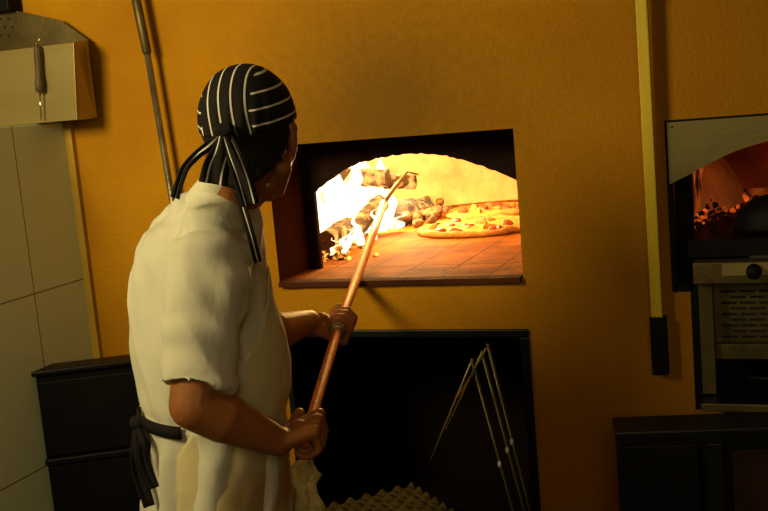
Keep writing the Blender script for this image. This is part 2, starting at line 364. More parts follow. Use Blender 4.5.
# ------------------------------------------------------------------ pizza oven
def pizza_oven():
    t = thing('pizza_oven', (-.95, .6, 1.16), 'glowing wood-fired pizza oven behind the wide rectangular mouth in the ochre wall', 'oven')
    # arched front: a soot-black plane at Y .19 with the arch cut out
    Y = .192; cx = -.955
    AP = [(q.x, q.z) for q in (at(*p_, Y) for p_ in ((314, 193), (319, 187), (326.5, 182), (344, 170), (358, 163), (384, 157), (411, 153.5), (436, 154.5), (460, 159), (481.5, 166), (503, 174), (516, 180), (522, 184)))]
    def arch_z(x):
        for (xa, za), (xb, zb) in zip(AP, AP[1:]):
            if xa <= x <= xb: return za+(zb-za)*(x-xa)/(xb-xa)
        return AP[0][1] if x < AP[0][0] else AP[-1][1]
    xs = [AP[0][0] + (-.645-AP[0][0])*k/60 for k in range(61)]
    mb = MB()
    def slab(poly):
        n = len(poly); vs = [(x, Y, z) for x, z in poly]+[(x, Y+.015, z) for x, z in poly]
        mb.add(vs, [tuple(range(n)), tuple(reversed(range(n, 2*n)))]+[(k, (k+1) % n, n+(k+1) % n, n+k) for k in range(n)])
    slab([(-1.50, 1.10), (xs[0], 1.10), (xs[0], arch_z(xs[0])), (xs[0], 1.70), (-1.50, 1.70)])
    for a, b in zip(xs, xs[1:]):
        ja = .005*noise.noise(V((a*60, 0, 0))); jb = .005*noise.noise(V((b*60, 0, 0)))
        slab([(a, arch_z(a)+ja), (b, arch_z(b)+jb), (b, 1.70), (a, 1.70)])
    slab([(xs[-1], 1.10), (-.42, 1.10), (-.42, 1.70), (xs[-1], 1.70)])
    mb.build('arch_front', MT['soot'], t)
    # floor of fire brick from the sill to the back
    MB().box((OX0+.001, .0005, 1.118), (OX1-.001, .19, 1.162)).box((-1.80, .2071, 1.11), (-.12, 1.83, 1.162)).box((-1.262, .19, 1.118), (-.645, .207, 1.162)).build('brick_floor', MT['ofloor'], t)
    # dome
    rings = []; nu, nv = 64, 20; c = V((-.95, .85, 1.15)); R = (.84, .92, .46)
    for j in range(nv+1):
        el = PI/2*j/nv*.995; ring = []
        for k in range(nu):
            a = 2*PI*k/nu
            p = V((R[0]*math.cos(el)**.75*math.cos(a), R[1]*math.cos(el)**.75*math.sin(a), R[2]*math.sin(el)))
            p *= 1+.02*noise.noise(p*7)+.008*noise.noise(p*25)
            p += c; ring.append(p)
        rings.append(ring)
    mb = MB(); n = nu; vs = [v for r in rings for v in r]; fs = []
    for i in range(nv):
        for k in range(n):
            q = (i*n+k, i*n+(k+1) % n, (i+1)*n+(k+1) % n, (i+1)*n+k)
            fs.append(q)
    fs.append(tuple(nv*n+k for k in range(n)))
    mb.add(vs, fs); dm = mb.build('dome', MT['dome'], t, True)
    bm = bmesh.new(); bm.from_mesh(dm.data)
    bmesh.ops.bisect_plane(bm, geom=bm.verts[:]+bm.edges[:]+bm.faces[:], plane_co=(0, .207, 0), plane_no=(0, 1, 0), clear_inner=True)
    bm.to_mesh(dm.data); bm.free()
    # rough mortar sill edge
    mb = MB(); rr = []
    for k in range(45):
        x = OX0+.004+(OX1-OX0-.008)*k/44; h = .006+.004*noise.noise(V((x*22, 3, 0)))
        rr.append([V((x, -.012-h, 1.150)), V((x, -.010-h, 1.161+h*.3)), V((x, .012, 1.1635+h*.3)), V((x, .012, 1.150))])
    mb.loft(rr); mb.build('sill', MT['jamb'], t)
    return t
pizza_oven()

def rock(mb, c, r, seed):
    start = len(mb.v); mb.ell(c, r, Matrix.Rotation(seed*1.7, 3, 'Z') @ Matrix.Rotation(seed*.9, 3, 'X'), 12, 8)
    for i in range(start, len(mb.v)):
        d = mb.v[i]-V(c); mb.v[i] = V(c)+d*(1+.95*noise.noise(d*34+V((seed, 0, 0))))
def log(p0, p1, r, label, group, seed):
    p0, p1 = V(p0), V(p1); t = thing('log', (p0+p1)/2, label, 'firewood log', group)
    rings = []; ax = (p1-p0).normalized(); x = ax.cross(V((0,0,1))).normalized(); y = ax.cross(x)
    for i in range(15):
        u = i/14; ring = []
        for k in range(18):
            a = 2*PI*k/18; rr = r*(1+.22*noise.noise(V((math.cos(a)*1.6+seed, math.sin(a)*1.6, u*5)))+.08*noise.noise(V((a*3, u*14, seed))))
            ring.append(p0+(p1-p0)*u+(x*math.cos(a)+y*math.sin(a))*rr)
        rings.append(ring)
    MB().loft(rings, cap=False).build('bark', MT['logember'], t, True)
    for e, s in ((0, -1), (14, 1)):
        n = 18; c = sum(rings[e], V())/n
        MB().add(rings[e]+[c+ax*s*.004], [(k, (k+1) % n, n) for k in range(n)]).build('cut_end', MT['bark'], t)
LG = 'burning logs in the pizza oven'
FZ = 1.162
log(at(326,241,.40), at(349,226,.58), .030, 'charred log end nearest the mouth, lowest left in the flames', LG, 1)
log(at(351,233,.62), at(381,203,.80), .030, 'glowing log slanting up to the right across the middle of the fire', LG, 2)
log(at(340,178,.80), at(388,178,.80), .030, 'split log lying across the top of the burning pile, leftmost of the upper pair', LG, 3)
log(at(385,182,.84), at(414,182,.92), .024, 'short dark log stub at the right end of the top of the pile', LG, 4)
log(at(396,214,1.05), at(426,214,1.35), .055, 'black burnt log low on the right of the fire, ahead of the rear coals', LG, 5)
def flames():
    mb = MB()
    spots = [(320,240,.55,.20,.07),(326,236,.62,.27,.09),(334,232,.66,.27,.10),(318,240,.62,.16,.05),(345,228,.75,.27,.10),(352,222,.85,.27,.11),(362,215,.95,.24,.09),
             (345,232,.78,.14,.06),(372,208,1.0,.16,.07),(362,226,.84,.12,.05),(380,226,.85,.07,.045),(395,224,.9,.06,.04),(322,240,.66,.12,.05),(346,240,.50,.06,.022),(384,212,1.05,.14,.05),(318,232,.6,.24,.07),(308,236,.7,.28,.10)]
    spots += [(322,222,.95,.27,.10),(336,214,1.05,.29,.11),(350,208,1.10,.29,.11),(366,204,1.15,.28,.10),(380,200,1.2,.25,.07),(345,205,1.25,.30,.12),(316,228,.8,.27,.10)]
    spots += [(343,240,.40,.075,.014),(331,246,.36,.05,.010),(360,232,.55,.10,.020),(372,222,.66,.10,.020)]
    for i, (px, py, Y, h, w) in enumerate(spots):
        p = at(px, py, Y); p.z = FZ+.012
        rings = []
        for j in range(11):
            u = j/10; rad = w*(math.sin(PI*min(1, (u*.85+.2)))**.8)*(1-u)**.45*.8+.001
            off = V((.05*u*noise.noise(V((i*3.1, u*3, 0)))*1.5+.02*u, .05*u*noise.noise(V((i*5.3, u*3, 4))), 0))
            rings.append([p+off+V((math.cos(a)*rad*(1+.3*noise.noise(V((math.cos(a)*2, u*6, i)))), math.sin(a)*rad, u*h)) for a in [2*PI*k/20 for k in range(20)]])
        mb.loft(rings, True)
    o = mb.build('flame', MT['flame'], None, True)
    tag(o, 'white hot flames leaping round the logs at the left of the pizza oven', 'fire', None, 'stuff')
flames()
mb = MB()
for i in range(170):
    px = random.triangular(308, 385, 325); Y = random.uniform(.33, 1.15)
    p = atZ(px, 262-(Y-.3)*48+random.uniform(-4, 4), FZ); r = random.uniform(.005, .013)
    if p.y < .3: continue
    rock(mb, (p.x, p.y, FZ+r*.5), (r, r*.8, r*.6), i)
tag(mb.build('ember_bed', MT['ember'], None, True), 'bed of glowing embers and coals scattered under the burning logs', 'embers', None, 'stuff')
mb = MB()
for i in range(130):
    px = random.gauss(418, 13); py = random.gauss(218, 6)
    p = atZ(px, py, FZ)
    if p.y > 1.62 or p.y < .9 or p.x > -1.10: continue
    r = random.uniform(.008, .024); rock(mb, (p.x, p.y, FZ+r*.5+.028*random.random()), (r, r*.8, r*.7), i)
tag(mb.build('charcoal_heap', MT['ash'], None, True), 'heap of ashy crumbled charcoal between the fire and the pizzas', 'charcoal', None, 'stuff')

def pizza(c, r, label, seed):
    t = thing('pizza', c, label, 'pizza', 'pizzas baking in the oven')
    rnd = random.Random(seed); rings = []
    prof = [(0, .004), (.55, .005), (.86, .006), (.90, .014), (.95, .021), (1.0, .015), (1.01, .006), (.97, .0), (.5, 0), (.0, 0)]
    n = 64
    for (q, z) in prof:
        rings.append([V(c)+V((math.cos(a)*max(q, .005)*r*(1+.03*noise.noise(V((math.cos(a)*2, math.sin(a)*2, seed)))), math.sin(a)*max(q, .005)*r*(1+.03*noise.noise(V((math.cos(a)*2, math.sin(a)*2, seed)))), z*(1+.5*noise.noise(V((math.cos(a)*5, math.sin(a)*5, seed+q)))))) for a in [2*PI*k/n for k in range(n)]])
    MB().loft(rings).build('crust', MT['crust'], t, True)
    rings = []
    for q, z in ((.93, .006), (.85, .014), (.6, .014), (.3, .016), (.01, .015)):
        rings.append([V(c)+V((math.cos(a)*q*r, math.sin(a)*q*r, z+.006*noise.noise(V((math.cos(a)*q*9, math.sin(a)*q*9, seed))))) for a in [2*PI*k/n for k in range(n)]])
    MB().loft(rings).build('cheese', MT['cheese'], t, True)
    for i in range(16):
        a = rnd.uniform(0, 2*PI); q = r*.78*math.sqrt(rnd.random()); mb = MB()
        rock(mb, V(c)+V((math.cos(a)*q, math.sin(a)*q, .018)), (rnd.uniform(.012, .026), rnd.uniform(.01, .018), .006), i+seed)
        mb.build('topping', MT['sauce'] if i % 3 else MT['crust'], t, True)
pizza((-.985, .895, FZ), .205, 'large cheese and ham pizza baking nearest the oven mouth', 3)
pizza((-1.045, 1.325, FZ), .185, 'smaller pizza baking behind the larger one, against the oven wall', 9)

# ------------------------------------------------------------------ peel (long pole held by the cook)
P_NEAR = at(306, 438, -.84); P_FAR = at(340, 322, -.30); P_SILL = at(358, 281, 0) + V((0, 0, .012))
P_IN = at(384, 203, .50); P_TIP = at(407, 172, .62)
def pole():
    mb_end = P_NEAR + (P_NEAR-P_FAR).normalized()*.022
    t = thing('oven_poker', mb_end, 'long orange pole the cook pushes through the oven mouth into the flames', 'poker')
    ctrl = [mb_end, P_NEAR, P_NEAR.lerp(P_FAR, .5), P_FAR, P_FAR.lerp(P_SILL, .5), P_SILL, P_SILL.lerp(P_IN, .5), P_IN]
    MB().tube(ctrl, [.0105, .0105, .0105, .0108, .0115, .012, .012, .011], 16).build('pole', MT['copper'], t, True)
    MB().tube([P_IN, P_IN.lerp(P_TIP, .5)+V((.0, 0, .004)), P_TIP, P_TIP+V((.03, .02, -.012))], [.007, .006, .0045, .003], 10).build('hook', MT['dullmetal'], t, True)
    d = (P_FAR-P_NEAR).normalized(); q = P_FAR-d*.050
    MB().tube([q-d*.012, q-d*.010, q+d*.010, q+d*.012], [.013, .0185, .0185, .013], 20).build('collar', MT['dullmetal'], t, True)
pole()

# ------------------------------------------------------------------ the cook
PHI = math.radians(30); BF = V((math.sin(PHI), math.cos(PHI), 0)); BR = V((math.cos(PHI), -math.sin(PHI), 0))
BY = -.80
rows = [(196, 200, 244), (206, 180, 250), (214, 160, 257), (226, 142, 262), (245, 133, 263), (270, 128, 263), (300, 127, 268), (340, 131, 279), (380, 140, 281), (425, 149, 280), (470, 149, 282), (511, 149, 284), (545, 150, 285)]
RC = []
for py, xl, xr in rows:
    c = at((xl+xr)/2, py, BY); z = (c-CAM).dot(FW); w = (xr-xl)/2*z/F_PX; b = w/1.082
    RC.append((c, 1.2*b, b))
def ringv(v):
    v = max(0, min(len(RC)-1.001, v)); i = int(v); u = v-i; u = u*u*(3-2*u)*.3+u*.7
    a, b = RC[i], RC[i+1]; return a[0].lerp(b[0], u), a[1]*(1-u)+b[1]*u, a[2]*(1-u)+b[2]*u
def spt(v, th, off=0):
    c, a, b = ringv(v); ex = .9
    ct, st = math.cos(th), math.sin(th)
    return c + BF*(math.copysign(abs(ct)**ex, ct)*(b+off)) + BR*(math.copysign(abs(st)**ex, st)*(a+off))
def vz(z):
    """row parameter for a height"""
    for i in range(len(RC)-1):
        if RC[i][0].z >= z >= RC[i+1][0].z: return i+(RC[i][0].z-z)/(RC[i][0].z-RC[i+1][0].z)
    return len(RC)-1
SH_R = at(211, 240, -.90); EL_R = at(194, 405, -1.00); WR_R = at(279, 442, -.90)
SH_L = ringv(3.3)[0] - BR*.125 + V((0, 0, -.02)); EL_L = at(256, 338, -.56); WR_L = at(309, 322, -.37)

HC = at(251, 136, -.80)                      # head centre
HYAW = math.radians(-9); HT = math.radians(-8)
HM = Matrix.Rotation(-HYAW, 3, 'Z') @ Matrix.Rotation(HT, 3, 'X')
HS = 1.01
def H(x, y, z): return HC + HM @ (V((x, y, z))*HS)
NECK = at(221, 201, -.80)

def grip(mb, P, a, n, wrist, flip=1, s=1.0, pr=.0115):
    """a hand closed round a pole: P on the axis, a = pole axis (thumb end), n = from pole to palm"""
    a = a.normalized(); n = (n-a*n.dot(a)).normalized(); t = a.cross(n)*flip
    if (wrist-P).dot(t) > 0: t = -t
    def q(th, r, k): th = math.radians(th); return P + (n*math.cos(th)+t*math.sin(th))*r + a*k
    # palm: metacarpal bars from wrist to knuckles
    kn = []
    for i, k in enumerate((.032, .010, -.012, -.032)):
        K = q(26, .038 if i < 2 else .035, k*s); kn.append(K)
        mb.cap(wrist + a*(.012-.008*i) + n*.002, K, .016, .0125)
    mb.ell((wrist+kn[1])/2 + (P-(wrist+kn[1])/2)*.15, (.022, .022, .022))
    rad = (.0088, .0092, .0088, .0076); ln = (0, 8, 2, -14)
    for i, k in enumerate((.034, .011, -.012, -.033)):
        r0 = rad[i]; rr = pr+r0*.85; dl = ln[i]
        pts = [kn[i], q(92, rr+.010, k*s), q(150+dl*.3, rr+.003, k*s-.001), q(195+dl, rr, k*s-.002), q(232+dl, rr-.001, k*s-.002)]
        for m in range(4): mb.cap(pts[m], pts[m+1], r0*(1.16, 1.06, .98, .92)[m], r0*(1.06, .98, .92, .84)[m], 12)
    tb = wrist.lerp(P, .35)+a*.018
    pts = [tb, q(-45, .030, .046*s), q(-95, pr+.012, .054*s), q(-150, pr+.008, .050*s)]
    for m, (r0, r1) in enumerate(((.016, .0125), (.012, .0105), (.0105, .0088))): mb.cap(pts[m], pts[m+1], r0, r1, 12)

def person():
    t = thing('person', (RC[-1][0].x, RC[-1][0].y, 0), 'person in white jacket, cream apron and pinstriped headscarf, back turned, holding the long pole', 'person')
    mb = MB()
    # --- head
    def E(c, r): mb.ell(H(*c), tuple(x*HS for x in r), HM, 24, 16)
    E((0, -.012, .030), (.076, .096, .088)); E((0, .036, -.030), (.061, .056, .082)); E((0, .046, -.075), (.043, .040, .032))
    mb.cap(H(0, .078, -.098), H(0, .080, -.092), .017, .017); mb.cap(H(0, .086, .006), H(0, .108, -.030), .009, .0135)
    mb.cap(H(-.038, .078, .020), H(.038, .078, .020), .011, .011)
    for s in (-1, 1):
        E((s*.036, .060, -.030), (.026, .024, .026)); mb.ell(H(s*.011, .100, -.034), .009*HS)
        mb.cap(H(s*.055, .0, -.062), H(s*.020, .070, -.094), .016, .015)   # jaw line
        mb.ell(H(s*.077, -.004, -.012), (.009, .019, .031), HM @ Matrix.Rotation(s*.35, 3, 'Z')); mb.ell(H(s*.079, -.008, .006), (.009, .016, .014), HM)
    mb.ell(H(0, .094, -.056), (.024, .010, .006), HM); mb.ell(H(0, .092, -.068), (.020, .010, .007), HM)
    mb.cap(H(0, -.035, -.035), NECK+V((0, 0, -.02)), .057, .058); mb.cap(H(0, .02, -.07), NECK+BF*.01, .045, .05)
    # --- trunk
    for v in (4.3, 5, 6, 7, 8, 9, 10, 11):
        c, a, b = ringv(v); mb.ell(c, (a*.80, b*.80, .06), Matrix((BR, BF, V((0, 0, 1)))).transposed())
    mb.cap(SH_R, SH_R.lerp(SH_L, .72)-V((0, 0, .02)), .040, .03)
    # --- arms
    mb.cap(SH_R, EL_R, .046, .043); mb.cap(EL_R, EL_R.lerp(WR_R, .35), .043, .044); mb.cap(EL_R.lerp(WR_R, .35), WR_R, .043, .026)
    mb.cap(SH_L.lerp(EL_L, .2)+BR*.01, EL_L, .036, .042); mb.cap(ringv(4)[0], SH_L.lerp(EL_L, .2)+BR*.01, .04, .036); mb.cap(EL_L, EL_L.lerp(WR_L, .35), .042, .041); mb.cap(EL_L.lerp(WR_L, .35), WR_L, .043, .028)
    vd = (P_NEAR-CAM).normalized(); up = V((0, 0, 1))
    grip(mb, P_NEAR, (P_FAR-P_NEAR), -vd+up*.35, WR_R)
    vd2 = (P_FAR-CAM).normalized()
    grip(mb, P_FAR, (P_SILL-P_FAR), vd2*.9-up*.5, WR_L)
    # --- legs
    hip = RC[-1][0]
    for s in (-1, 1):
        h = hip+BR*(.085*s)+V((0, 0, .02)); k = V((h.x, h.y, .47))+BF*.03+BR*.01*s; an = V((h.x, h.y, .085))-BF*.01+BR*.02*s
        mb.cap(h, k, .085, .056); mb.cap(k, k.lerp(an, .35), .055, .056); mb.cap(k.lerp(an, .35), an, .055, .036)
        mb.cap(an-BF*.01, an+BF*.13-V((0, 0, .045)), .036, .027)
    body = mb.build('body', MT['skin'], t); remesh(body, .0036, 5)
    # --- eyes
    for s in (-1, 1):
        e = MB().ell(H(s*.030, .079, .001), .0125).build('eye', MT['eye'], t, True)
        MB().ell(H(s*.030, .0885, .001), (.006, .004, .006), HM).build('iris', MT['iris'], e, True)
    # --- hair: short, on the back and sides below the scarf
    rings = []; n = 44
    for j in range(9):
        u = j/8; ring = []
        for k in range(n+1):
            az = math.radians(-118+236*k/n)            # 0 = straight back
            ze = .012+(.103-math.cos(az)*.1)*.30; zb = -.098+.012*min(1, abs(az)/.5)+max(0, min(1, (abs(az)-.55)/1.3))*.062; z = ze+(zb-ze)*u
            q = math.sqrt(max(0, 1-((z-.030)/.092)**2)); q = max(q, .78)
            rx, ry = (.0725+.004*u)*q, (.0925+.005*u)*q
            taper = 1-.10*max(0, u-.6)
            x, y = math.sin(az)*rx*taper, -.012-math.cos(az)*ry*taper
            ring.append(H(x, y, z))
        rings.append(ring)
    hr = MB().loft(rings, False, False).build('hair', MT['hair'], t, True)
    sd = hr.modifiers.new('s', 'SOLIDIFY'); sd.thickness = .014; sd.offset = 0
    bake(hr); noise_push(hr, .004, 70)
    # --- headscarf
    C0 = V((0, -.012, .030)); RX, RY, RZ = .0835, .1035, .0945
    def edge(az): y = -.012-math.cos(az)*RY; return -.012+(y+.115)*.30
    vs, fs, n1 = [], [], 96; m1 = 30
    for j in range(m1+1):
        for k in range(n1):
            az = 2*PI*k/n1; el0 = math.asin((edge(az)-C0.z)/RZ); el = el0+(PI/2-el0)*(j/m1)*.998
            p = C0+V((math.sin(az)*math.cos(el)*RX, -math.cos(az)*math.cos(el)*RY, math.sin(el)*RZ))
            p *= 1+.010*noise.noise(p*22)+.012*math.exp(-(j/3)**2)
            # gathers pulled to the knot at the back
            p += V((0, -1, 0))*.004*math.cos(az*22)*math.exp(-(j/9)**2)*max(0, math.cos(az))
            vs.append(p)
    for j in range(m1):
        for k in range(n1): fs.append((j*n1+k, j*n1+(k+1) % n1, (j+1)*n1+(k+1) % n1, (j+1)*n1+k))
    fs.append(tuple(m1*n1+k for k in range(n1)))
    sc = mesh('headscarf', [H(*p) for p in vs], fs, MT['stripe'], t, True)
    def attr(o, name, vals):
        a = o.data.attributes.new(name, 'FLOAT', 'POINT'); a.data.foreach_set('value', vals)
    attr(sc, 's1', [p.x/.0225+.55+ .25*math.sin(p.z*14) for p in vs]); attr(sc, 's2', [(p.z-.33*p.y)/.027+.62 for p in vs])
    attr(sc, 'side', [(1.0 if p.x > .036 else 0.0) if p.x > 0 else (1.0 if p.x < -.058 else 0) for p in vs])
    sd = sc.modifiers.new('s', 'SOLIDIFY'); sd.thickness = .003; sd.offset = -1; bake(sc)
    KN = at(228, 134, HC.y-.0); KN = H(-.004, -.122, .0)
    kb = MB().ell(KN, (.019, .013, .012), HM).build('knot', MT['strap'], sc, True); noise_push(kb, .004, 90)
    def ribbon(pts, ws, nrm, name, par, stripes=2, wav=.004, mat='stripe', thick=.0022):
        pts = [V(p) for p in pts]; sub = []
        for i in range(len(pts)-1):
            for k in range(6): sub.append((i+k/6))
        sub.append(len(pts)-1); vs = []; s1 = []; m = 8
        def P(u):
            i = min(int(u), len(pts)-2); f = u-i
            p0, p1, p2, p3 = pts[max(i-1, 0)], pts[i], pts[i+1], pts[min(i+2, len(pts)-1)]
            return .5*((2*p1)+(p2-p0)*f+(2*p0-5*p1+4*p2-p3)*f*f+(3*p1-p0-3*p2+p3)*f**3)
        for u in sub:
            i = min(int(u), len(ws)-2); w = ws[i]*(1-(u-i))+ws[i+1]*(u-i)
            T = (P(min(u+.05, len(pts)-1))-P(max(u-.05, 0))).normalized(); sd_ = T.cross(nrm).normalized()
            for k in range(m+1):
                q = k/m-.5; vs.append(P(u)+sd_*w*q+nrm*wav*math.sin(q*9+u*1.5)); s1.append(q*stripes+.5*(stripes % 2 == 0))
        fs = [(a*(m+1)+k, a*(m+1)+k+1, (a+1)*(m+1)+k+1, (a+1)*(m+1)+k) for a in range(len(sub)-1) for k in range(m)]
        o = mesh(name, vs, fs, MT[mat], par, True)
        attr(o, 's1', s1); attr(o, 's2', s1); attr(o, 'side', [0.0]*len(vs))
        sdm = o.modifiers.new('s', 'SOLIDIFY'); sdm.thickness = thick; sdm.offset = 0; bake(o); return o
    bk = (-(HC-CAM).normalized())
    Yk = KN.y
    ribbon([KN, at(222, 150, Yk-.012), at(216, 168, Yk-.018), at(213, 184, Yk-.026)], [.014, .034, .044, .048], bk, 'tail', sc, 2)
    ribbon([KN, at(234, 155, Yk-.010), at(243, 180, Yk-.015), at(250, 205, Yk-.02)], [.014, .026, .030, .030], bk, 'tail', sc, 2)
    ribbon([KN, at(211, 144, Yk-.01), at(196, 156, Yk-.02), at(184, 170, Yk-.03), at(175, 198, Yk-.035)], [.010, .016, .013, .013, .015], bk, 'tail', sc, 1)
    # --- jacket
    mb = MB(); rings = []
    lv = [x*.33 for x in range(1, 37)]
    for v in lv:
        if v > len(RC)-1: break
        rings.append([spt(v, 2*PI*k/40) for k in range(40)])
    mb.loft(rings)
    def sleeve(sh, cu, r0, r1, drop=.02):
        d = (cu-sh); pts = [sh-d*.10, sh, sh+d*.25, sh+d*.5, sh+d*.75, cu, cu-d*.035, cu-d*.10]
        mb.tube(pts, [r0*.6, r0*.97, r0*1.05, (r0+r1)/2, r1*1.0, r1*1.06, r1*.84, r1*.78], 28)
    CU = SH_R.lerp(EL_R, .895)
    sleeve(SH_R+V((0, 0, -.012)), CU, .072, .060)
    sleeve(SH_L, SH_L.lerp(EL_L, .85), .064, .056)
    mb.cap(ringv(1.5)[0]+BR*.02, SH_R+V((0, 0, .012)), .05, .052); mb.cap(ringv(1.7)[0]-BR*.02, SH_L+V((0, 0, .0)), .05, .045); mb.cap(ringv(2.2)[0]-BF*.035, ringv(3.4)[0]-BF*.03, .05, .06)
    jk = mb.build('jacket', MT['shirt'], t); remesh(jk, .0055, 6)
    # long soft folds
    def fold(o):
        me = o.data; ns = [v.normal.copy() for v in me.vertices]
        sx = (EL_R-SH_R).normalized()
        for v, nn in zip(me.vertices, ns):
            p = v.co
            rel = p-SH_R; along = rel.dot(sx); rad = (rel-sx*along).length
            insl = 1 if (rad < .085 and -.02 < along < .34 and (p-ringv(vz(p.z))[0]).dot(BR) > .10) else 0
            s = 1 if insl else 0
            d = .016*noise.noise(V((p.x*9, p.y*9, p.z*3.5))+V((3, 1, 7))) + .010*(.35-abs(noise.noise(V((p.x*15+p.z*5, p.y*15, p.z*7)))))
            d += s*.012*noise.noise(V((along*22, rad*10+rel.dot(BF)*14, 3)))
            if p.z < ZW and not insl:
                c = ringv(vz(p.z))[0]; th = math.atan2((p-c).dot(BR), (p-c).dot(BF)); d += .010*min(1, (ZW-p.z)/.06)*math.sin(th*8+p.z*9+1)
            else: d -= .006*math.exp(-((p.z-ZW)/.02)**2)*(1-insl)
            v.co = p+nn*d
        me.update()
    ZW = at(170, 434, -.95).z
    fold(jk)
    # collar stand
    rings = []
    nk = NECK+V((0, 0, -.004)); ax = (H(0, -.03, -.05)-NECK).normalized()
    for u, r in ((-.04, .078), (.0, .072), (.046, .067), (.064, .065), (.065, .0615), (.0, .064)):
        rings.append([nk+ax*u+BR*math.sin(a)*r*1.0+BF*math.cos(a)*r*(1.02)+V((0, 0, -.012*math.cos(a))) for a in [2*PI*k/36 for k in range(36)]])
    cl = MB().loft(rings, False).build('collar', MT['shirt'], t, True); bake(cl)
    # --- apron
    top = RC[5][0].z-.005; bot = RC[-1][0].z-.02
    vs, fs = [], []; nj, nk_ = 60, 60
    for j in range(nj+1):
        z = top+(bot-top)*j/nj; v = vz(z); u = (top-z)/(top-bot)
        hw = min(2.75, .75+3.6*u)
        for k in range(nk_+1):
            th = -hw+2*hw*k/nk_
            c, a, b = ringv(v); off = .009+.010*math.exp(-((u-.34)/.12)**2)*max(0, math.cos(th))+.004*noise.noise(V((th*2.5, z*9, 2)))+.003*noise.noise(V((th*6, z*22, 5)))
            p = spt(v, th, off); p.z = z if v < len(RC)-1.01 else z
            vs.append(p)
    fs = [(j*(nk_+1)+k, j*(nk_+1)+k+1, (j+1)*(nk_+1)+k+1, (j+1)*(nk_+1)+k) for j in range(nj) for k in range(nk_)]
    ap = mesh('apron', vs, fs, MT['apron'], t, True)
    sdm = ap.modifiers.new('s', 'SOLIDIFY'); sdm.thickness = .003; sdm.offset = 1; bake(ap)
    # neck strap of the apron (right side) and waist tie with hanging ends
    e1 = spt(vz(top), .70, .018)
    c7 = [at(238, 190, -.86), at(243, 208, -.90), at(251, 235, -.905), at(258, 262, -.88)]
    ribbon(c7, [.014]*4, -(c7[2]-CAM).normalized(), 'neck_strap', ap, 1, .0, 'stripe')
    wz = at(170, 434, -.95).z; rings = []
    vw = vz(wz)
    pts = [spt(vw, math.radians(d), .012) for d in range(150, 263, 6)]
    mbt = MB()
    for p, q in zip(pts, pts[1:]):
        pass
    up = V((0, 0, .011)); nI = [(p-ringv(vw)[0]).normalized()*.003 for p in pts]
    mbt.loft([[p-up+n, p+up+n, p+up-n, p-up-n] for p, n in zip(pts, nI)]); wt = mbt.build('waist_tie', MT['strap'], ap, True)
    kp = at(160, 438, -.885)
    kp = spt(vw, math.radians(196), .018)
    MB().ell(kp, (.017, .014, .014)).build('tie_knot', MT['strap'], ap, True)
    vb = -(kp-CAM).normalized()
    bkn = lambda d, dz, o: kp - BF*o + BR*d + V((0, 0, dz))
    ribbon([kp, bkn(.008, -.05, .012), bkn(.0, -.10, .010), bkn(.012, -.16, .004)], [.014, .026, .024, .020], vb, 'tie_end', ap, 1, .003, 'strap')
    ribbon([kp, bkn(.030, -.03, .006), bkn(.022, -.07, .006), bkn(.034, -.12, .0)], [.012, .022, .020, .018], vb, 'tie_end', ap, 1, .003, 'strap')
    # --- trousers and shoes
    mb = MB()
    for s in (-1, 1):
        h = hip+BR*(.080*s); k = V((h.x, h.y, .47))+BF*.03+BR*.012*s; an = V((h.x, h.y, .10))-BF*.01+BR*.022*s
        mb.tube([h+V((0, 0, .06)), h-V((0, 0, .06)), h.lerp(k, .5), k, k.lerp(an, .5), an], [.09, .098, .088, .074, .070, .062], 28)
    mb.ell(hip+V((0, 0, .0)), (.155, .110, .10), Matrix((BR, BF, V((0, 0, 1)))).transposed())
    tr = mb.build('trousers', MT['trouser'], t); remesh(tr, .008, 4); noise_push(tr, .008, 9)
    for s in (-1, 1):
        an = V((hip.x, hip.y, .0))-BF*.01+BR*(.080*s+.022*s)
        rings = []
        for u, w, hh in ((-.075, .020, .05), (-.065, .036, .085), (-.02, .042, .10), (.05, .045, .085), (.11, .050, .062), (.16, .047, .050), (.195, .030, .036), (.203, .012, .02)):
            c = an+BF*u; rings.append([c+BR*math.cos(a)*w+V((0, 0, max(.0, hh/2+math.sin(a)*hh/2))) for a in [2*PI*k/20 for k in range(20)]])
        MB().loft(rings).build('shoe', MT['shoe'], t, True)
    return t
person()

# towel hanging from the lower hand
def towel():
    p0 = at(300, 462, -.70); rings = []
    base = [(303, 460, .014), (300, 474, .034), (300, 490, .032), (305, 511, .036), (307, 535, .046), (306, 560, .050)]
    n = 30
    for i in range(len(base)*4-3):
        u = i/4; a_ = int(min(u, len(base)-2)); f = u-a_
        x = base[a_][0]*(1-f)+base[a_+1][0]*f; y = base[a_][1]*(1-f)+base[a_+1][1]*f; r = base[a_][2]*(1-f)+base[a_+1][2]*f
        c = at(x, y, -.70)
        rings.append([c+V((math.cos(t), math.sin(t)*.55, 0))*r*(1+.28*math.sin(5*t+u*.9)+.12*math.sin(9*t-u)) for t in [2*PI*k/n for k in range(n)]])
    o = MB().loft(rings).build('towel', MT['rag'], None, True); noise_push(o, .010, 34)
    tag(o, 'grubby yellowish towel hanging crumpled below the cook\'s lower hand', 'towel')
towel()

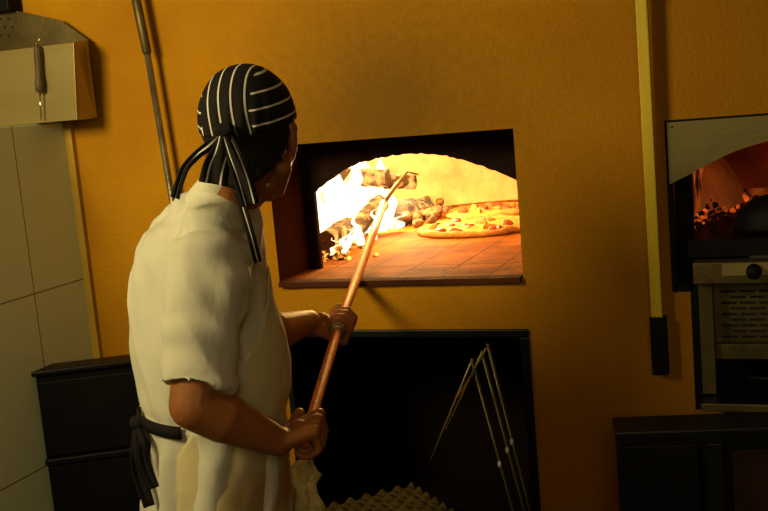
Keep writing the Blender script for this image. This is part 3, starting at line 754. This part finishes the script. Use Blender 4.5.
# ------------------------------------------------------------------ black niche below the oven
def niche():
    t = MB(); d = .62
    x0, x1, z0, z1 = NX0, NX1, NZ0, NZ1
    t.box((x0-.02, d, z0-.02), (x1+.02, d+.02, z1+.02)).box((x0-.02, .19, z0-.02), (x0, d, z1+.02)).box((x1, .19, z0-.02), (x1+.02, d, z1+.02))
    t.box((x0, .19, z1), (x1, d, z1+.02)).box((x0, .19, z0-.02), (x1, d, z0))
    # lining of the wall thickness
    t.box((x0, .001, z0), (x0+.004, .19, z1)).box((x1-.004, .001, z0), (x1, .19, z1)).box((x0, .001, z1-.004), (x1, .19, z1)).box((x0, .001, z0), (x1, .19, z0+.004))
    struct(t.build('wall_niche', MT['niche']))
    f = MB(); w = .014
    f.box((x0-.004, -.010, z1-w), (x1+.008, .001, z1+.006)).box((x1-w, -.010, z0), (x1+.008, .001, z1-w)).box((x0-.004, -.010, z0), (x0+w, .001, z1-w))
    struct(bevel(f.build('trim_2', MT['blackgloss']), .003))
niche()
def egg_trays():
    Zt = .545
    A, B, C_ = atZ(340, 498, Zt), atZ(412, 479, Zt), atZ(460, 510, Zt)
    ux = (C_-B).normalized(); uy = V((-ux.y, ux.x, 0)); 
    if (B-A).dot(uy) > 0: pass
    c = B+ux*.145-uy*.145*(1 if (B-A).dot(uy) > 0 else -1)
    ang = math.atan2(ux.y, ux.x); n = 60; s = .29
    vs = []
    for j in range(n+1):
        for i in range(n+1):
            x, y = (i/n-.5)*s, (j/n-.5)*s
            h = .020*(abs(math.sin(PI*(x/s+.5)*6))*abs(math.sin(PI*(y/s+.5)*6)))**.6*1.0
            h2 = .013*math.cos(2*PI*(x/s+.5)*6)*math.cos(2*PI*(y/s+.5)*6)
            vs.append((x, y, .012+h2*.7-h*.2))
    fs = [(j*(n+1)+i, j*(n+1)+i+1, (j+1)*(n+1)+i+1, (j+1)*(n+1)+i) for j in range(n) for i in range(n)]
    me = mesh('egg_tray', vs, fs, MT['carton'], None, True)
    sd = me.modifiers.new('s', 'SOLIDIFY'); sd.thickness = .003; bake(me)
    me.location = (c.x, c.y, Zt-.03); me.rotation_euler = (0, 0, ang)
    tag(me, 'topmost bumpy cardboard egg tray in the dark niche', 'egg tray', 'egg trays stacked in the niche')
    lab = ['cardboard egg tray directly under the topmost one', 'cardboard egg tray third from the top of the niche stack', 'cardboard egg tray lowest in the niche stack, resting on the niche floor']
    for k in range(3):
        o = me.copy(); COL.objects.link(o); o.location = (c.x+.004*(k+1), c.y, Zt-.03-.0345*(k+1)); o['label'] = lab[k]
    return c
egg_c = egg_trays()
def vrack():
    t = thing('folding_rack', (-.80, .2, NZ0+.005), 'chrome folding rack of inverted V bars standing in the niche', 'rack')
    for (tx, ty, bx, by, Y, lx, ly, nx, ny) in ((488, 345, 529, 482, .06, 458, 398, 520, 441), (482, 352, 522, 500, .10, 446, 430, 513, 449), (472, 360, 512, 505, .15, 430, 462, 501, 463)):
        top = at(tx, ty, Y); br = at(bx, by, Y); bl = at(lx, ly, Y+.14)
        d = (br-top); br = top+d*((top.z-NZ0-.008)/-d.z); 
        # flat channel bars with a white nub painted as a specular glint
        br.x = min(br.x, NX1-.012)
        MB().tube([br, top], .0062, 8, True, (1.5, .6)).tube([top, bl], .0030, 8).ell(top, .006).build('bar', MT['steel'], t, True)
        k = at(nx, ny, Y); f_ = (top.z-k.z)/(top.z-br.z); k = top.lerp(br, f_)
        MB().ell(k-V((0, .009, 0)), (.0055, .005, .0095)).build('glint_cap', MT['glintwhite'], t, True)
    a_, b_ = at(456, 398, .12), at(475, 372, .12)
    MB().tube([a_, a_.lerp(b_, .4), b_], [.0075, .004, .0015], 8, True, (1, .4)).build('fire_glint', MT['copper'], t)  # orange sliver, the fire's reflection put in as colour
    return t
vrack()

# ------------------------------------------------------------------ things hung on the ochre wall
def hung_rods():
    t = thing('metal_pole', at(173, 195, -.02), 'dull grey metal pole leaning on the wall behind the cook', 'pole')
    a, b, c = at(128, -40, -.05), at(147, 52, -.045), at(176, 215, -.035)
    d = (c-b).normalized(); c2 = c+d*.95; c2.y = -.03
    MB().tube([b, c2], .0088, 14).build('shaft', MT['dullmetal'], t, True)
    MB().tube([a, b, b+d*.006], [.0125, .0125, .009], 14).build('sleeve', MT['steeldark'], t, True)
    t = thing('yellow_pole', at(660, 373, -.03), 'flat yellow wooden pole with a black grip, leaning on the wall beside the steel oven', 'pole')
    a, b, c = at(640, -30, -.045), at(657.5, 320, -.03), at(661, 373, -.03)
    def bar(p, q, w, th, name, mat):
        ax = (q-p).normalized(); x = ax.cross(V((0, 1, 0))).normalized(); y = V((0, 1, 0))
        bevel(MB().loft([[r+x*w+y*th, r-x*w+y*th, r-x*w-y*th, r+x*w-y*th] for r in (p, q)]).build(name, mat, t), .003)
    bar(a, b, .0130, .011, 'handle', MT['yellow']); bar(at(658, 316, -.03), c+V((0, 0, -.002)), .0185, .014, 'grip', MT['black'])
    k = a+(a-b).normalized()*-.05; MB().tube([V((k.x, -.001, k.z)), V((k.x, -.070, k.z)), V((k.x, -.072, k.z+.012))], .004, 8).build('wall_hook', MT['steeldark'], t, True)
hung_rods()

# steel hood box standing on the tiled half wall
def steel_box():
    Yb, Yf = -.03, -.125; xr = at(77, 119, Yf).x; zb = 1.6335; zt = at(75, 42, Yf).z; xl = -2.35
    t = thing('wall_hood', (xl/2+xr/2, Yf, zb), 'brushed steel wall hood with a perforated back plate at the upper left', 'hood')
    xt = at(73.5, 42, Yf).x; w = MB().add([(xl, Yf, zb), (xr, Yf, zb), (xt, Yf, zt), (xl, Yf, zt), (xl, Yf+.004, zb), (xr, Yf+.004, zb), (xt, Yf+.004, zt), (xl, Yf+.004, zt)], [(0,1,2,3),(7,6,5,4),(0,4,5,1),(1,5,6,2),(2,6,7,3),(3,7,4,0)]); bevel(w.build('front_panel', MT['steel'], t), .0015)
    bx = at(92, 39, Yb).x; zs = at(92, 39, Yb).z; xb = at(97, 116, Yb).x
    MB().add([(xr, Yf+.004, zb), (xb, Yb, zb), (xb, Yb, zs), (xt, Yf+.004, zt), (xr-.003, Yf+.004, zb), (xb-.003, Yb, zb), (xb-.003, Yb, zs), (xt-.003, Yf+.004, zt)],
             [(0,1,2,3),(7,6,5,4),(0,4,5,1),(1,5,6,2),(2,6,7,3),(3,7,4,0)]).build('side_panel', MT['steel'], t)
    MB().box((xl, Yf+.004, zb), (xr-.003, Yb, zb+.003)).build('bottom_panel', MT['steeldark'], t)
    p1 = at(60, 20, Yb); p2 = at(8, 9, Yb)
    poly = [(xl, zb), (xb, zb), (xb, zs), (p1.x, p1.z), (p2.x, p2.z), (xl, p2.z+.02)]
    n = len(poly); bp = MB().add([(x, Yb, z) for x, z in poly]+[(x, Yb+.003, z) for x, z in poly], [tuple(range(n)), tuple(range(2*n-1, n-1, -1))]+[(k, (k+1) % n, n+(k+1) % n, n+k) for k in range(n)]).build('back_plate', MT['steeldark'], t)
    mb = MB()
    for i in range(7):
        for j in range(3):
            q = at(8.5-8*i+ (4 if j % 2 else 0), 19+8.2*j, Yb-.001)
            mb.tube([(q.x, Yb-.0012, q.z), (q.x, Yb-.0002, q.z)], .0040, 12)
    mb.build('perforation', MT['holes'], bp)
    # wood-handled tool hung over the front panel
    t2 = thing('hanging_skewer', at(40, 118, Yf-.016), 'wood-handled metal tool hanging against the front of the steel hood', 'utensil')
    a, b, c, e = (at(*q, Yf-.016) for q in ((36, 44), (37, 48), (40, 93), (41, 119)))
    MB().tube([a, b, b.lerp(c, .2), b.lerp(c, .55), b.lerp(c, .8), c.lerp(b, .04), c], [.004, .0085, .0098, .0088, .0125, .011, .004], 16).build('handle', MT['wood'], t2, True)
    MB().tube([c, e], .0022, 8).build('rod', MT['chrome'], t2, True)
    hk = [V((a.x, Yf-.016+.016*math.sin(k*PI/6), a.z+.006+.010*(1-math.cos(k*PI/6))*.5)) for k in range(7)]
    MB().tube([a, *hk[1:5]], .0022, 8).build('hook', MT['chrome'], t2, True)
    # dark bracket at the very corner
    q0, q1 = at(-30, -30, -.06), at(9, 11, -.06)
    o = bevel(MB().box((q0.x, -.06, q1.z), (q1.x, -.002, q0.z)).build('wall_speaker', MT['black']), .004)
    tag(o, 'small black box fixed to the wall in the top left corner above the hood', 'box')
steel_box()

# ------------------------------------------------------------------ black cabinet at the left
def left_cabinet():
    Zt = .985; A, B = atZ(29, 372, Zt), atZ(128, 360, Zt); A2 = atZ(27, 362, Zt)
    ux = (B-A); ux.z = 0; ux.normalize(); uy = V((-ux.y, ux.x, 0)); ang = math.atan2(ux.y, ux.x)
    L = .58; D = .07
    t = thing('black_cabinet', (A.x, A.y, 0), 'low black metal cabinet standing behind the cook, in front of the tiled wall', 'cabinet')
    m = Matrix.Translation((A.x, A.y, 0)) @ Matrix.Rotation(ang, 4, 'Z')
    bevel(MB().box((0, .006, 0), (L, D, Zt-.014), m).build('carcass', MT['black'], t), .004)
    bevel(MB().box((-.006, -.008, Zt-.014), (L+.006, D+.004, Zt), m).build('top', MT['blackgloss'], t), .004)
    zb = atZ(50, 462, .7)
    z2 = None
    # ledge between the two doors, found on the face plane
    d = ray(60, 459); nrm = m.to_3x3() @ V((0, -1, 0)); k = (V((A.x, A.y, 0))-CAM).dot(nrm)/d.dot(nrm); z2 = (CAM+d*k).z
    bevel(MB().box((.02, -.010, z2+.012), (L-.02, .006, Zt-.030), m).build('door', MT['black'], t), .004)
    bevel(MB().box((.02, -.010, .08), (L-.02, .006, z2-.014), m).build('door', MT['black'], t), .004)
    h = bevel(MB().box((.012, -.020, z2-.010), (L-.012, .006, z2+.008), m).build('rail', MT['blackgloss'], t), .004)
left_cabinet()

# ------------------------------------------------------------------ steel grill oven at the right
def right_oven():
    t = thing('steel_oven', (.09, 0, .84), 'steel-faced charcoal oven built into the wall at the right edge', 'oven')
    x0, x1 = -.266, .45
    # arched hood plate
    arc = [at(670, 184), at(690, 174), at(712, 162), at(738, 150), at(768, 141)]
    pts = [(p.x, p.z) for p in arc]; cxm = .09
    pts = [(x0, pts[0][1])]+[q for q in pts[1:]]+[(.02, 1.468), (.09, 1.472), (.16, 1.468)]+[(2*cxm-x, z) for x, z in reversed(pts[1:])]+[(2*cxm-x0, pts[0][1])]
    mb = MB(); Y0, Y1 = -.008, -.003
    def cr(i, f):
        p0, p1, p2, p3 = pts[max(i-1, 0)], pts[i], pts[i+1], pts[min(i+2, len(pts)-1)]
        return tuple(.5*((2*b_)+(c_-a_)*f+(2*a_-5*b_+4*c_-d_)*f*f+(3*b_-a_-3*c_+d_)*f**3) for a_, b_, c_, d_ in zip(p0, p1, p2, p3))
    pts = [cr(i, k/6) for i in range(len(pts)-1) for k in range(6)]+[pts[-1]]
    for (a, b) in zip(pts, pts[1:]):
        P = [(a[0], a[1]), (b[0], b[1]), (b[0], 1.510), (a[0], 1.510)]
        mb.add([(x, Y0, z) for x, z in P]+[(x, Y1, z) for x, z in P], [(0,1,2,3),(7,6,5,4),(0,4,5,1),(2,6,7,3),(1,5,6,2),(0,3,7,4)])
    mb.build('arched_plate', MT['platesteel'], t)
    for x, z in ((x0+.010, 1.500),): MB().ell((x, Y0-.001, z), (.003, .002, .003)).build('rivet', MT['steeldark'], t)
    f = MB(); f.box((-.2715, -.0055, 1.515), (x1+.005, -.0005, 1.508)); f.box((-.2715, -.006, 1.12), (-.264, -.0005, 1.508)).build('edge_strip', MT['black'], t)
    # black jamb and frame
    MB().box((-.2718, .0, 1.119), (-.2600, .19, 1.508)).box((-.272, .0, 1.119), (-.225, .02, 1.135)).build('jamb_lining', MT['black'], t)
    MB().box((-.262, .10, 1.12), (-.226, .115, 1.505)).build('inner_frame', MT['black'], t)
    # chamber
    c = MB(); zf = 1.235
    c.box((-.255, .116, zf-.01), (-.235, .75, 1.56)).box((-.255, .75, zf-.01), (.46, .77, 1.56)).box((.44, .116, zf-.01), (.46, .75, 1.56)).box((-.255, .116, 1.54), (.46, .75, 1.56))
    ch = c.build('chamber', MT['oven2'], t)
    MB().box((-.2349, .118, zf), (-.233, .749, 1.42)).box((-.233, .745, zf), (.439, .7495, 1.27)).build('glowing_wall', MT['ember3'], t)  # emissive panels paint the coals' glow onto the chamber walls
    MB().box((-.235, .02, zf-.04), (.44, .75, zf)).build('chamber_floor', MT['black'], t)
    MB().box((-.262, .19, 1.505), (.46, .2, 1.56)).build('lintel', MT['black'], t)
    # ledge with knob
    bevel(MB().box((-.222, -.030, 1.140), (.44, .02, 1.190)).build('ledge', MT['steeldark'], t), .003)
    a = at(724, 262, -.033); b = at(790, 277, -.033)
    MB().box((at(722, 270, -.033).x, -.034, 1.160), (.30, -.030, 1.188)).build('ledge_plate', MT['steel'], t)
    k = at(754, 271, -.04); MB().tube([k+V((0, .01, 0)), k, k-V((0, .022, 0)), k-V((0, .026, 0))], [.010, .017, .0155, .010], 20).build('knob', MT['black'], t, True)
    # slotted panel
    Ys = .05; zc = at(740, 350, Ys-.02).z; zt0 = at(735, 407, -.10).z; p0 = at(718, 289, Ys); p1 = at(768, 340, Ys)
    MB().box((-.2318, .0, .84), (-.2142, Ys+.02, 1.138)).build('gap_strip', MT['black'], t); MB().box((-.214, .0, zt0), (-.184, Ys+.02, 1.138)).build('side_post', MT['steeldark'], t)
    MB().box((-.184, Ys, zc-.02), (.44, Ys+.006, 1.138)).build('slotted_panel', MT['steel' if 0 else 'steeldark'], t)
    mb = MB(); zz = [p0.z-(.006+.0135*i) for i in range(9)]
    for i, z in enumerate(zz):
        for j in range(9):
            x = p0.x+.006+j*.042+(.021 if i % 2 else 0); mb.box((x, Ys-.0012, z-.0028), (x+.034, Ys-.0002, z+.0028))
    mb.build('slot', MT['holes'], t)['kind'] = 'stuff'
    zc = at(740, 350, Ys-.02).z
    bevel(MB().box((-.184, Ys-.03, zc-.020), (.44, Ys, zc+.016)).build('crossbar', MT['steeldark'], t), .002)
    # tray shelf
    Yf = -.10; zt = at(735, 407, Yf).z
    bevel(MB().box((-.211, Yf, zt-.012), (.44, Yf+.006, zt+.006)).build('shelf_lip', MT['steeldark'], t), .002)
    MB().box((-.211, Yf+.006, zt-.010), (.44, .0, zt-.004)).box((-.226, .0, zt-.010), (.455, .50, zt-.004)).build('shelf', MT['blackgloss'], t)
    return zt-.004
ztray = right_oven()
def frying_pan():
    c = atZ(775, 384, ztray); t = thing('frying_pan', c, 'round black frying pan on the steel shelf at the right edge', 'pan')
    prof = [(.002, .002), (.085, .002), (.105, .022), (.112, .030), (.109, .031), (.100, .022), (.082, .006), (.002, .006)]
    MB().loft([[c+V((math.cos(a)*r*.8, math.sin(a)*r*.8, z*1.3)) for a in [2*PI*k/40 for k in range(40)]] for r, z in prof]).build('bowl', MT['blackgloss'], t, True)
    MB().tube([c+V((.075, -.0, .036)), c+V((.13, .0, .05)), c+V((.22, .0, .055))], [.008, .009, .011], 10, True, (1, .6)).build('handle', MT['black'], t, True)
frying_pan()
def ember_stuff():
    mb = MB(); rnd = random.Random(4)
    for i in range(90):
        x = -.235+abs(rnd.gauss(0, .03)); y = rnd.uniform(.16, .72); r = rnd.uniform(.004, .010)
        rock(mb, (x+r, y, 1.237+r*.5+max(0, .05-(x+.235))*rnd.random()*.8), (r, r*.8, r*.7), i)
    for i in range(40):
        x = rnd.uniform(-.2, .4); r = rnd.uniform(.01, .02); rock(mb, (x, .71+rnd.uniform(-.02, .02), 1.237+r*.5), (r, r, r*.7), i+200)
    tag(mb.build('coal_bed', MT['ember2'], None, True), 'dull red coals along the inside wall of the steel oven', 'coals', None, 'stuff')
    # dark humped lid standing on the oven floor
    c = V((-.01, .14, 1.236)); prof = [(.13, 0), (.13, .01), (.120, .045), (.085, .075), (.04, .088), (.012, .09), (.012, .105), (.002, .106)]
    o = thing('pan_lid', c, 'black domed lid sitting inside the mouth of the steel oven', 'lid')
    MB().loft([[c+V((math.cos(a)*r, math.sin(a)*r*.55, z)) for a in [2*PI*k/36 for k in range(36)]] for r, z in prof[:6]]).build('dome', MT['black'], o, True)
    MB().loft([[c+V((math.cos(a)*r, math.sin(a)*r, z)) for a in [2*PI*k/16 for k in range(16)]] for r, z in prof[5:]]).build('knob', MT['black'], o, True)
ember_stuff()
def right_cabinet():
    A = at(617, 431, -.30); Zt = A.z; ang = math.radians(12);  m = Matrix.Translation((A.x, A.y, 0)) @ Matrix.Rotation(ang, 4, 'Z'); 
    L = .66; D = .10
    t = thing('black_bin_cabinet', (A.x, A.y, 0), 'black metal cabinet under the steel oven at the lower right', 'cabinet')
    bevel(MB().box((0, 0, 0), (L, D, Zt-.02), m).build('carcass', MT['black'], t), .004)
    bevel(MB().box((-.005, -.008, Zt-.02), (L, D, Zt), m).build('top', MT['blackgloss'], t), .005)
    bevel(MB().box((.012, -.010, .06), (.165, 0, Zt-.032), m).build('door', MT['black'], t), .003)
    bevel(MB().box((.185, -.010, .06), (.215, 0, Zt-.032), m).build('post', MT['blackgloss'], t), .003)
    bevel(MB().box((.235, -.006, .06), (.58, 0, Zt-.05), m).build('door', MT['soot'], t), .003)
right_cabinet()

# ------------------------------------------------------------------ lights
def area(name, loc, tgt, size, e, col):
    l = bpy.data.lights.new(name, 'AREA'); l.size = size; l.energy = e; l.color = col
    o = bpy.data.objects.new(name, l); COL.objects.link(o); o.location = loc
    o.rotation_euler = (V(tgt)-V(loc)).to_track_quat('-Z', 'Y').to_euler(); return o
def point(name, loc, r, e, col):
    l = bpy.data.lights.new(name, 'POINT'); l.shadow_soft_size = r; l.energy = e; l.color = col
    o = bpy.data.objects.new(name, l); COL.objects.link(o); o.location = loc; return o
kl = area('kitchen_lamp', (-1.85, -2.15, 2.30), (-1.35, 0, 1.62), .6, 17, (1, .80, .38)); kl.data.spread = math.radians(105)
area('fill_light', (.3, -3.2, 2.1), (-1.3, 0, 1.2), 1.0, 9, (1, .78, .40))  # added fill from the right, brightens the tiled wall
point('fire_light', (-1.25, .62, 1.40), .08, 16, (1, .56, .16))
point('fire_light_rear', (-1.30, 1.0, 1.36), .12, 42, (1, .70, .30))
point('coal_light', (-.02, .45, 1.38), .05, .32, (1, .20, .04))
w = bpy.data.worlds.new('world'); bpy.context.scene.world = w; w.use_nodes = True
w.node_tree.nodes['Background'].inputs[0].default_value = (1, .7, .4, 1); w.node_tree.nodes['Background'].inputs[1].default_value = .02

sc = bpy.context.scene
sc.view_settings.view_transform = 'Standard'; sc.view_settings.look = 'None'; sc.view_settings.exposure = 0
sc.cycles.use_denoising = True; sc.cycles.max_bounces = 6; sc.cycles.sample_clamp_indirect = 4
